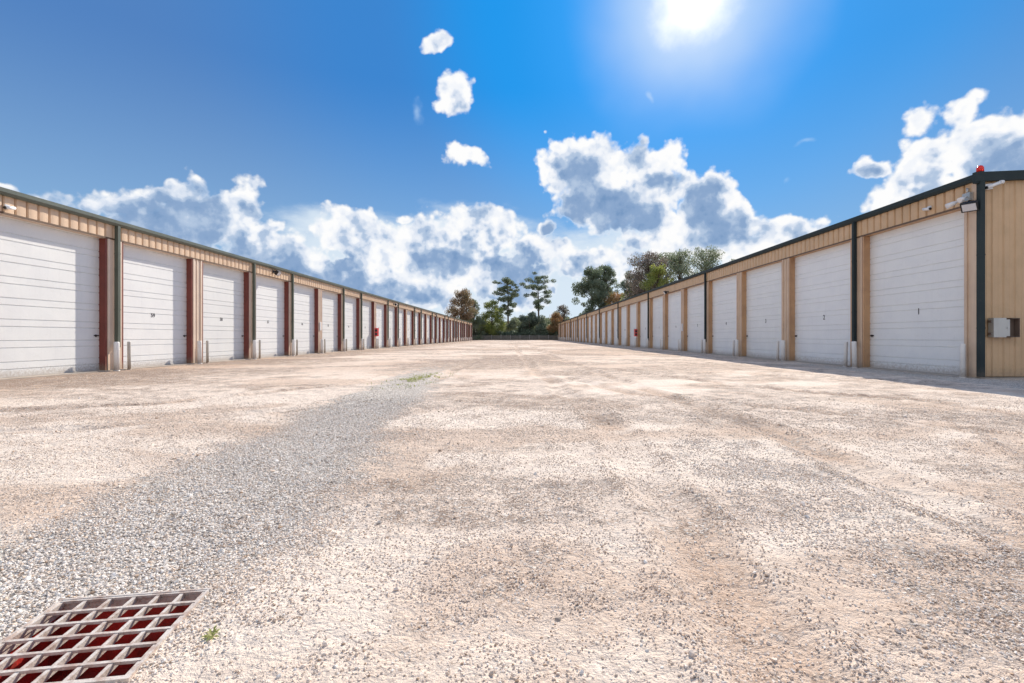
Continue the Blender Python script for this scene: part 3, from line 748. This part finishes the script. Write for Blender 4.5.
thinw = bollard_mesh(.062, .91, 'thin_bollard', M['bollard'])
for s, D, P0, PIT, NP, side in ((-1, DL, P0L, PITL, NL, 'left'), (1, DR, P0R, PITR, NR, 'right')):
    for k in range(0, NP):
        yc = P0 + k * PIT; n = ORD[k]
        ww = ' at the downspout' if (k % 3 != 1 if s < 0 else k % 3 == 0) else ''
        o = inst('thick_bollard', fatm, None, (s * (D - .22), yc - .17, 0)); o.rotation_euler = (R(rng.normal() * .7), R(rng.normal() * .7), rng.random() * 6)
        tag(o, f'thick white pipe bollard{ww} before the {n} pier from the camera, {side} row', 'bollard', f'thick bollards along the {side} row')
        o = inst('thin_bollard', thinm if s < 0 else thinw, None, (s * (D - .17), yc + .40, 0)); o.rotation_euler = (R(rng.normal() * .7), R(rng.normal() * .7), rng.random() * 6)
        tag(o, f'thinner pipe bollard just beyond the {n} pier from the camera, {side} row', 'bollard', f'thin bollards along the {side} row')
o = inst('thin_bollard', thinw, None, (DR - .20, 13.02, 0))
tag(o, 'white pipe bollard by the end downspout, at the near edge of door 1', 'bollard')

# ---------------------------------------------------------------- fittings on the walls
def flood_mesh(root, facing):
    """small black flood lamp on an arm; facing: unit vector away from wall (x)"""
    b = MB(); b.box(min(0, facing * .03), max(0, facing * .03), -.07, .07, -.07, .07); b.tube([(facing * .02, 0, 0), (facing * .13, 0, .03), (facing * .20, 0, -.02)], .022, 8)
    b.build('bracket', M['black'], root)
    c = np.array([facing * .26, 0, -.07]); ax = np.array([facing * .82, 0, -.57]); up = np.array([facing * .57, 0, .82])
    b = MB(); b.obox(c, ax * .07, (0, .16, 0), up * .12)
    for i in range(5): b.obox(c - ax * .09 + np.array([0, -.12 + .06 * i, 0]), ax * .03, (0, .006, 0), up * .10)
    b.build('lamp_head', M['black'], root)
    b = MB(); b.obox(c + ax * .072, ax * .003, (0, .14, 0), up * .10); b.build('lens', M['lens'], root)
fl = [(-1, 25.9, 4.52, 'black flood lamp under the left gutter above the fourth visible white door'),
      (-1, 50.6, 4.45, 'black flood lamp on the left header beyond the red extinguisher box'),
      (-1, 75.3, 4.45, 'farthest black flood lamp on the left header panel'),
      (1, 39.4, 4.70, 'small black flood lamp on the right header above the sixth pier')]
for s, y, z, lab in fl:
    D = DL if s < 0 else DR
    r_ = empty('flood_lamp', (s * (D - .036), y, z)); tag(r_, lab, 'flood lamp', 'black flood lamps on the headers')
    flood_mesh(r_, -s)

def camera_thing(s, D, y, z, lab, twin=True):
    r_ = empty('security_camera', (s * (D - .034), y, z)); tag(r_, lab, 'security camera', 'security cameras on the headers')
    b = MB(); b.box(*sorted((0, -s * .04)), -.06, .06, -.05, .05); b.tube([(-s * .04, 0, 0), (-s * .10, 0, -.02)], .02, 8); b.build('bracket', M['white_plastic'], r_)
    b = MB(); b.tube([(-s * .09, .12, -.01), (-s * .12, -.14, -.06)], [.042, .042], 12); b.build('housing', M['white_plastic'], r_)
    b = MB(); b.tube([(-s * .12, -.14, -.06), (-s * .123, -.165, -.065)], [.040, .034], 12); b.build('lens', M['black'], r_)
camera_thing(1, DR, 14.25, 4.84, 'white bullet security camera on the right header above door 1')
camera_thing(-1, DL, 12.45, 4.40, 'white bullet security camera on the left header at the picture edge')

# corner work light: white twin sensor heads and a black framed lamp facing the yard
r_ = empty('corner_floodlight', (DR - .04, 12.98, 4.74)); tag(r_, 'black framed floodlight with white twin heads at the corner above door 1', 'floodlight')
b = MB(); b.box(-.10, 0.0, -.10, .12, -.05, .16); b.tube([(-.05, .02, .16), (-.05, .02, .30)], .025, 8); b.build('junction_box', M['grey_metal'], r_)
for (p0, p1) in (((-.10, .10, .02), (-.40, .26, -.13)), ((-.10, 0, .06), (-.30, -.02, -.04))):
    b = MB(); p0 = np.array(p0); p1 = np.array(p1)
    b.tube([p0, p0 + (p1 - p0) * .35, p0 + (p1 - p0) * .55, p1], [.02, .028, .055, .07], 14); b.build('twin_head', M['white_plastic'], r_)
c = np.array([-.16, -.16, -.24]); nrm = np.array([-.62, -.45, -.65]); nrm /= np.linalg.norm(nrm); sx = np.cross(nrm, (0, 0, 1)); sx /= np.linalg.norm(sx); uu = np.cross(sx, nrm)
b = MB(); b.obox(c, nrm * .045, sx * .17, uu * .13)
for i in range(6): b.obox(c - nrm * .07 + sx * (-.13 + .052 * i), nrm * .03, sx * .006, uu * .11)
b.tube([c - nrm * .05, (-.05, -.02, -.04)], .025, 8); b.build('lamp_head', M['black'], r_)
b = MB(); b.obox(c + nrm * .047, nrm * .003, sx * .14, uu * .10); b.build('lens', M['lens'], r_)

# white camera on the gable beside the corner downspout
r_ = empty('gable_camera', (DR + .24, 12.80, 5.00)); tag(r_, 'white camera and cable box on the tan end wall right of the downspout', 'security camera')
b = MB(); b.obox((0, -.03, 0), (.09, 0, .012), (0, .03, 0), (-.01, 0, .07)); b.build('bracket', M['white_plastic'], r_)
b = MB(); b.tube([(-.10, -.10, -.04), (.24, -.12, .09)], [.04, .044], 12); b.tube([(.22, -.12, .095), (.30, -.12, .10)], [.048, .05], 12); b.build('housing', M['white_plastic'], r_)
b = MB(); b.tube([(-.10, -.10, -.04), (-.125, -.10, -.048)], [.044, .036], 12); b.build('lens', M['black'], r_)

# red beacon on the roof corner
r_ = empty('beacon_light', (DR + .06, 12.80, HR + .045)); tag(r_, 'small red beacon light on the roof corner of the right row', 'beacon')
b = MB(); b.tube([(0, 0, -.02), (0, 0, .035)], [.085, .08], 16); b.build('base', M['black'], r_)
b = MB(); b.tube([(0, 0, .035), (0, 0, .14), (0, 0, .185), (0, 0, .205)], [.082, .078, .055, .02], 16); b.build('dome', M['red_lens'], r_)

# electrical box on the end wall
r_ = empty('electrical_box', (DR + .60, 12.81, 1.08)); tag(r_, 'grey metal electrical box with open brown side on the tan end wall', 'electrical box')
b = MB(); b.box(-.33, .0, -.16, -.005, .0, .50); b.build('cover', M['grey_metal'], r_)
b = MB(); b.box(.0, .12, -.13, -.005, .03, .46); b.tube([(.06, -.131, .24), (.06, -.142, .24)], .022, 10)
b.build('switch_panel', M['grey_metal'], r_)
b = MB(); b.box(.12, .34, -.02, -.005, .0, .50); b.box(.335, .35, -.16, -.02, .0, .50); b.box(.12, .335, -.16, -.02, .485, .50); b.box(.12, .335, -.16, -.02, .0, .015)
b.build('open_bay', M['brown_metal'], r_)
b = MB(); b.box(-.365, -.33, -.10, -.03, .06, .12); b.box(-.365, -.33, -.10, -.03, .38, .44); b.build('hinge', M['brown_metal'], r_)
b = MB(); b.tube([(-.16, -.07, 0), (-.16, -.07, -1.08)], .022, 8); 

# extinguisher boxes and pier notices
for s, D, P0, PIT, side in ((-1, DL, P0L, PITL, 'left'), (1, DR, P0R, PITR, 'right')):
    y = P0 + 7 * PIT
    r_ = empty('extinguisher_cabinet', (s * (D - .034), y, 1.12)); tag(r_, f'red fire extinguisher cabinet on the eighth pier of the {side} row', 'fire cabinet', 'red extinguisher cabinets')
    b = MB(); x0, x1 = sorted((0, -s * .26)); b.box(x0, x1, -.20, .20, 0, .74); b.build('cabinet', M['red_paint'], r_)
    x0, x1 = sorted((-s * .03, -s * .23))
    for z0, z1 in ((.10, .30), (.42, .62)): MB().box(x0, x1, -.206, -.2005, z0, z1).build('window', M['black'], r_)
    b = MB(); b.box(*sorted((-s * .2605, -s * .275)), -.03, .03, .30, .40); b.build('handle', M['grey_metal'], r_)
    y = P0 + 4 * PIT
    r_ = empty('notice_board', (s * (D - .035), y - .04, 1.50)); tag(r_, f'narrow white notice on the fifth pier of the {side} row', 'notice', 'white pier notices')
    b = MB(); b.box(*sorted((0, -s * .05)), -.09, .09, 0, .55); b.build('panel', M['white_plastic'], r_)

# ---------------------------------------------------------------- vegetation
def leaves(centers, radii, n, size, flat=0.75):
    """n leaf quads in fuzzy clumps"""
    centers = np.array(centers); radii = np.array(radii)
    w = radii ** 2; idx = rng.choice(len(centers), n, p=w / w.sum())
    d = rng.normal(size=(n, 3)); d /= np.linalg.norm(d, axis=1)[:, None]
    rr = radii[idx] * rng.random(n) ** 0.45
    P = centers[idx] + d * rr[:, None] * np.array([1, 1, flat])
    a = rng.normal(size=(n, 3)); a /= np.linalg.norm(a, axis=1)[:, None]
    b = np.cross(a, rng.normal(size=(n, 3))); b /= np.linalg.norm(b, axis=1)[:, None]
    s = size * (0.6 + 0.8 * rng.random(n))[:, None]
    V = np.stack([P - a * s, P + b * s * .55, P + a * s, P - b * s * .55], 1).reshape(-1, 3)
    F = np.arange(n * 4).reshape(-1, 4)
    clump = rng.random(len(centers))[idx]
    c = np.clip(0.55 * clump + 0.45 * rng.random(n), 0, 1)
    C = np.repeat(np.stack([c, c, c], 1), 4, 0)
    return V, F, C

def tree(px, Y, top_y, wpx, kind, mat, label, name, cat='tree', nleaf=5000, size=.30, cb=None, lean=0.0, group='trees beyond the fence', dens=1.0):
    wpx *= 1.0 if kind == 'pine' else 1.15; nleaf = int(nleaf * 2.4); size *= .72
    X = (px - VPX) * Y / FPX; H = CAMH + (VPY - top_y) * Y / FPX; Wd = wpx * Y / FPX; base = 0.0
    root = empty(name, (X, Y, 0)); tag(root, label, cat, group)
    tb = MB(); cs = []; rs = []
    r0 = 0.018 * H + 0.06
    npt = 9; tr = []
    for i in range(npt):
        t = i / (npt - 1)
        tr.append(np.array([lean * H * t + 0.12 * math.sin(t * 5 + px) * t, 0.1 * math.sin(t * 4 + px * 2), H * t * .97]))
    at = lambda t: np.array([np.interp(t, np.linspace(0, 1, npt), [q[i] for q in tr]) for i in range(3)])
    if kind != 'bush': tb.tube(tr, [r0 * (1 - .86 * i / (npt - 1)) for i in range(npt)], 7)
    if kind == 'pine':
        c0 = cb if cb else .5
        for i in range(26):
            t = c0 + (1 - c0) * (i / 25) ** 1.0
            a = i * 2.4 + rng.random(); L = Wd * .5 * (0.45 + .65 * rng.random()) * math.sin(math.pi * min(1, .18 + .8 * (1 - (t - c0) / (1 - c0)) ** .8))
            p0 = at(t * .98); p1 = p0 + np.array([math.cos(a) * L, math.sin(a) * L, L * (.10 + .35 * rng.random())])
            tb.tube([p0, (p0 + p1) / 2 + (0, 0, L * .06), p1], [r0 * .22, r0 * .14, r0 * .05], 5)
            for q in (.62, 1.0):
                if rng.random() < .9: cs.append(p0 + (p1 - p0) * q + rng.normal(size=3) * .3); rs.append(Wd * (.075 + .07 * rng.random()) * (1.15 if q == 1 else .85))
        cs.append(at(.99)); rs.append(Wd * .13)
        flat = .6
    elif kind == 'broad':
        c0 = cb if cb else .3
        for i in range(56):
            t = c0 + (1 - c0) * rng.random() ** .9; a = rng.random() * 6.28
            prof = math.sqrt(max(.05, 1 - ((t - (c0 + .45 * (1 - c0))) / (.62 * (1 - c0))) ** 2))
            L = Wd * .5 * prof * (0.35 + .60 * rng.random())
            p0 = at(max(c0 * .8, t - .16)); p1 = np.array([at(t)[0] + math.cos(a) * L, math.sin(a) * L, H * t * .94])
            tb.tube([p0, p0 * .4 + p1 * .6 + (0, 0, .1 * L), p1], [r0 * .32, r0 * .18, r0 * .05], 5)
            cs.append(p1); rs.append(Wd * (.09 + .09 * rng.random()))
            if rng.random() < .6: cs.append(p0 + (p1 - p0) * .6 + rng.normal(size=3) * .4); rs.append(Wd * (.07 + .07 * rng.random()))
        for i in range(8):
            a = rng.random() * 6.28; cs.append(at(.93) + (math.cos(a) * Wd * .14, math.sin(a) * Wd * .14, rng.normal() * .5)); rs.append(Wd * .10)
        flat = .85
    else:
        for i in range(5):
            a = i * 1.3 + px; L = Wd * .3
            tb.tube([(0, 0, 0), (math.cos(a) * L * .5, math.sin(a) * L * .5, H * .4), (math.cos(a) * L, math.sin(a) * L, H * .8)], [.09, .06, .02], 5)
        for i in range(40):
            a = rng.random() * 6.28; t = rng.random(); prof = math.sqrt(max(.04, 1 - t * t)) if t > .3 else 1
            L = Wd * .48 * prof * rng.random() ** .5
            cs.append((math.cos(a) * L, math.sin(a) * L * .7, H * (.08 + .84 * t))); rs.append(min(Wd, H) * (.10 + .09 * rng.random()))
        flat = .85
    tb.build('trunk' if kind != 'bush' else 'stems', M['bark'], root)
    V, F, C = leaves(cs, rs, nleaf, size, flat)
    V[:, 2] = np.maximum(V[:, 2], 0.02)
    inst('crown', np_mesh('crown', V, F, M[mat], C), root)
    return root

tree(462, 152, 289, 27, 'broad', 'rustleaf', 'rusty autumn tree rising beyond the end of the left row', 'autumn_tree', nleaf=5200, size=.26, cb=.25)
tree(474, 158, 298, 12, 'broad', 'greyleaf', 'slim grey green tree right beside the rusty autumn tree', 'slim_tree', nleaf=1400, size=.24, cb=.3)
tree(508, 170, 279, 30, 'pine', 'pine', 'tall pine with bare lower trunk, left of the two slender pines', 'pine_tree', nleaf=4600, size=.27, cb=.42)
tree(539, 172, 276, 30, 'pine', 'pine', 'tall sparse pine with tiered branches, right of the two slender pines', 'pine_tree', nleaf=3600, size=.26, cb=.50, lean=-.02)
tree(492, 160, 301, 26, 'broad', 'yellowleaf', 'yellow green tree between the autumn tree and the left pine', 'yellow_green_tree', nleaf=5500, size=.24, cb=.08)
tree(478, 157, 318, 22, 'bush', 'greyleaf', 'pale grey green bush by the far end of the left row', 'bush', 'bush', nleaf=3200, size=.2, group='bushes beyond the fence')
tree(516, 164, 317, 30, 'bush', 'greyleaf', 'grey green bush below the left slender pine', 'bush', 'bush', nleaf=4200, size=.22, group='bushes beyond the fence')
tree(531, 160, 312, 36, 'bush', 'darkleaf', 'big dark rounded bush in the gap between the rows', 'bush', 'bush', nleaf=7500, size=.24, group='bushes beyond the fence')
tree(548, 166, 318, 20, 'bush', 'greyleaf', 'loose green bush right of the dark bush', 'bush', 'bush', nleaf=2600, size=.22, group='bushes beyond the fence')
tree(556, 159, 312, 20, 'bush', 'orangeleaf', 'orange and red shrub by the far end of the right row', 'orange_shrub', 'shrub', nleaf=3400, size=.2, group='bushes beyond the fence')
tree(564, 168, 304, 18, 'broad', 'mauveleaf', 'thin reddish tree behind the orange shrub', 'thin_tree', nleaf=1800, size=.22, cb=.3)
tree(592, 172, 266, 32, 'broad', 'pine', 'large dark evergreen behind the far half of the right row', 'evergreen_tree', nleaf=8500, size=.34, cb=.22)
tree(605, 180, 262, 24, 'broad', 'pine', 'dark evergreen touching the right side of the large evergreen', 'evergreen_tree', nleaf=4800, size=.34, cb=.3)
tree(618, 165, 291, 26, 'broad', 'orangeleaf', 'low orange green tree between the evergreens and the tall mauve tree', 'low_tree', nleaf=2600, size=.28, cb=.2)
tree(632, 150, 286, 26, 'broad', 'yellowleaf', 'low yellow green tree left of the tall mauve tree', 'low_tree', nleaf=3000, size=.28, cb=.2)
tree(649, 132, 248, 42, 'broad', 'mauveleaf', 'tall mauve brown tree behind the right row', 'mauve_tree', nleaf=6200, size=.26, cb=.2)
tree(657, 122, 262, 32, 'broad', 'yellowleaf', 'bright yellow green tree in front of the tall mauve tree', 'yellow_green_tree', nleaf=6500, size=.24, cb=.15)
tree(680, 134, 246, 44, 'broad', 'greyleaf', 'open crowned tree just right of the yellow green tree behind the row', 'open_crowned_tree', nleaf=5000, size=.25, cb=.1)
tree(706, 128, 245, 44, 'broad', 'greyleaf', 'wide open crowned tree, rightmost tall one over the right roof', 'open_crowned_tree', nleaf=5200, size=.25, cb=.2)
tree(634, 150, 268, 30, 'broad', 'darkleaf', 'dark green tree filling the gap left of the tall mauve tree', 'backing_tree', nleaf=4200, size=.3, cb=.1)
tree(666, 146, 251, 46, 'broad', 'greyleaf', 'grey green tree filling the gap behind the yellow green and open trees', 'backing_tree', nleaf=4200, size=.28, cb=.15)
tree(730, 118, 258, 24, 'broad', 'greyleaf', 'small tree top barely over the right roof', 'small_tree', nleaf=2400, size=.24, cb=.3)

# far woodland belt, one mass
def woodland():
    n = 30000
    x = -170 + 400 * rng.random(n); y = 186 + 20 * rng.random(n)
    hmax = 5.5 + 4.5 * fbm(x * .12, y * 0 + 2, 4)
    z = hmax * rng.random(n) ** .8
    P = np.stack([x, y, z], 1)
    a = rng.normal(size=(n, 3)); a /= np.linalg.norm(a, axis=1)[:, None]; b = np.cross(a, rng.normal(size=(n, 3))); b /= np.linalg.norm(b, axis=1)[:, None]
    s = .75 * (.6 + .8 * rng.random(n))[:, None]
    V = np.stack([P - a * s, P + b * s * .7, P + a * s, P - b * s * .7], 1).reshape(-1, 3)
    c = np.clip(fbm(x * .3, z * .6, 3) + .3 * (rng.random(n) - .5), 0, 1)
    o = inst('woodland', np_mesh('woodland', V, np.arange(n * 4).reshape(-1, 4), M['greyleaf'], np.repeat(np.stack([c, c, c], 1), 4, 0)))
    tag(o, 'hazy green belt of far woodland behind the fence', 'woodland', kind='stuff')
woodland()
def undergrowth():
    n = 16000
    x = -22 + 44 * rng.random(n); y = 157 + 5 * rng.random(n); z = (1.6 + 2.4 * fbm(x * .4, y * .4, 3)) * rng.random(n)
    P = np.stack([x, y, z], 1)
    a = rng.normal(size=(n, 3)); a /= np.linalg.norm(a, axis=1)[:, None]; b = np.cross(a, rng.normal(size=(n, 3))); b /= np.linalg.norm(b, axis=1)[:, None]
    s = .24 * (.6 + .8 * rng.random(n))[:, None]
    V = np.stack([P - a * s, P + b * s * .6, P + a * s, P - b * s * .6], 1).reshape(-1, 3)
    c = np.clip(.6 * fbm(x * .5, z, 3) + .4 * rng.random(n), 0, 1)
    o = inst('undergrowth', np_mesh('undergrowth', V, np.arange(n * 4).reshape(-1, 4), M['darkleaf'], np.repeat(np.stack([c, c, c], 1), 4, 0)))
    tag(o, 'dark tangled undergrowth along the back of the fence', 'undergrowth', kind='stuff')
undergrowth()

# far fence
fr = empty('back_fence', (0, 155, 0)); tag(fr, 'low dark slatted fence closing the far end of the yard', 'fence')
b = MB(); x = -24.0
while x < 30: b.box(x, x + .13, -.02, .02, .06, 1.45 + .03 * rng.random()); x += .15
b.build('slat_panel', M['fence'], fr)
b = MB(); b.box(-24, 30, .021, .06, .35, .43); b.box(-24, 30, .021, .06, 1.15, 1.23); b.build('rail', M['fence'], fr)
pm_ = MB().tube([(0, 0, 0), (0, 0, 1.65)], .045, 8).mesh('post', M['pipe_grey'])
for i in range(19): inst('post', pm_, fr, (-24 + 3 * i, -.07, 0))

# grass tuft patch and a weed beside the grate
def blades(pts, h, wd, name, mat):
    V = []; F = []; C = []
    for (x, y) in pts:
        a = rng.random() * 6.28; hh = h * (.5 + rng.random()); z = float(height_f(np.array([x]), np.array([y]))[0])
        dx, dy = math.cos(a) * wd, math.sin(a) * wd; l = rng.normal(size=2) * hh * .5
        k = len(V); V += [(x - dx, y - dy, z), (x + dx, y + dy, z), (x + l[0] * .4 + dx * .7, y + l[1] * .4 + dy * .7, z + hh * .6), (x + l[0], y + l[1], z + hh)]
        F.append((k, k + 1, k + 2, k + 3)); c = rng.random(); C += [(c, c, c)] * 4
    return np_mesh(name, np.array(V), np.array(F), mat, np.array(C))
pts = []
for i in range(1500):
    u = rng.normal() * .5; v = rng.normal() * 1.0
    x, y = -2.55 + .55 * u + .12 * v, 12.5 + .9 * v
    if fbm(np.array([x * 3.]), np.array([y * 2.]), 3)[0] > .47: pts.append((x, y))
o = inst('grass_patch', blades(pts, .035, .006, 'grass_patch', M['grass'])); tag(o, 'thin patch of green grass on the gravel strip in mid yard', 'grass', kind='stuff')
wz = float(height_f(np.array([-1.13]), np.array([1.80]))[0])
V = [(-1.13, 1.80, wz)]; F = []
for i in range(26):
    a = rng.random() * 6.28; L = .012 + .03 * rng.random(); h = .004 + .016 * rng.random(); w_ = .0035
    tx, ty = -1.13 + math.cos(a) * L, 1.80 + math.sin(a) * L * 1.4
    k = len(V); V += [(tx * .5 - .565 - math.sin(a) * w_, ty * .5 + .9 + math.cos(a) * w_, wz + h), (tx, ty, wz + h * .8), (tx * .5 - .565 + math.sin(a) * w_, ty * .5 + .9 - math.cos(a) * w_, wz + h)]
    F.append((0, k, k + 1, k + 2))
o = inst('weed', np_mesh('weed', np.array(V), np.array(F), M['grass'], rng.random((len(V), 1)).repeat(3, 1))); tag(o, 'tiny green weed in the gravel right of the drain grate', 'weed')
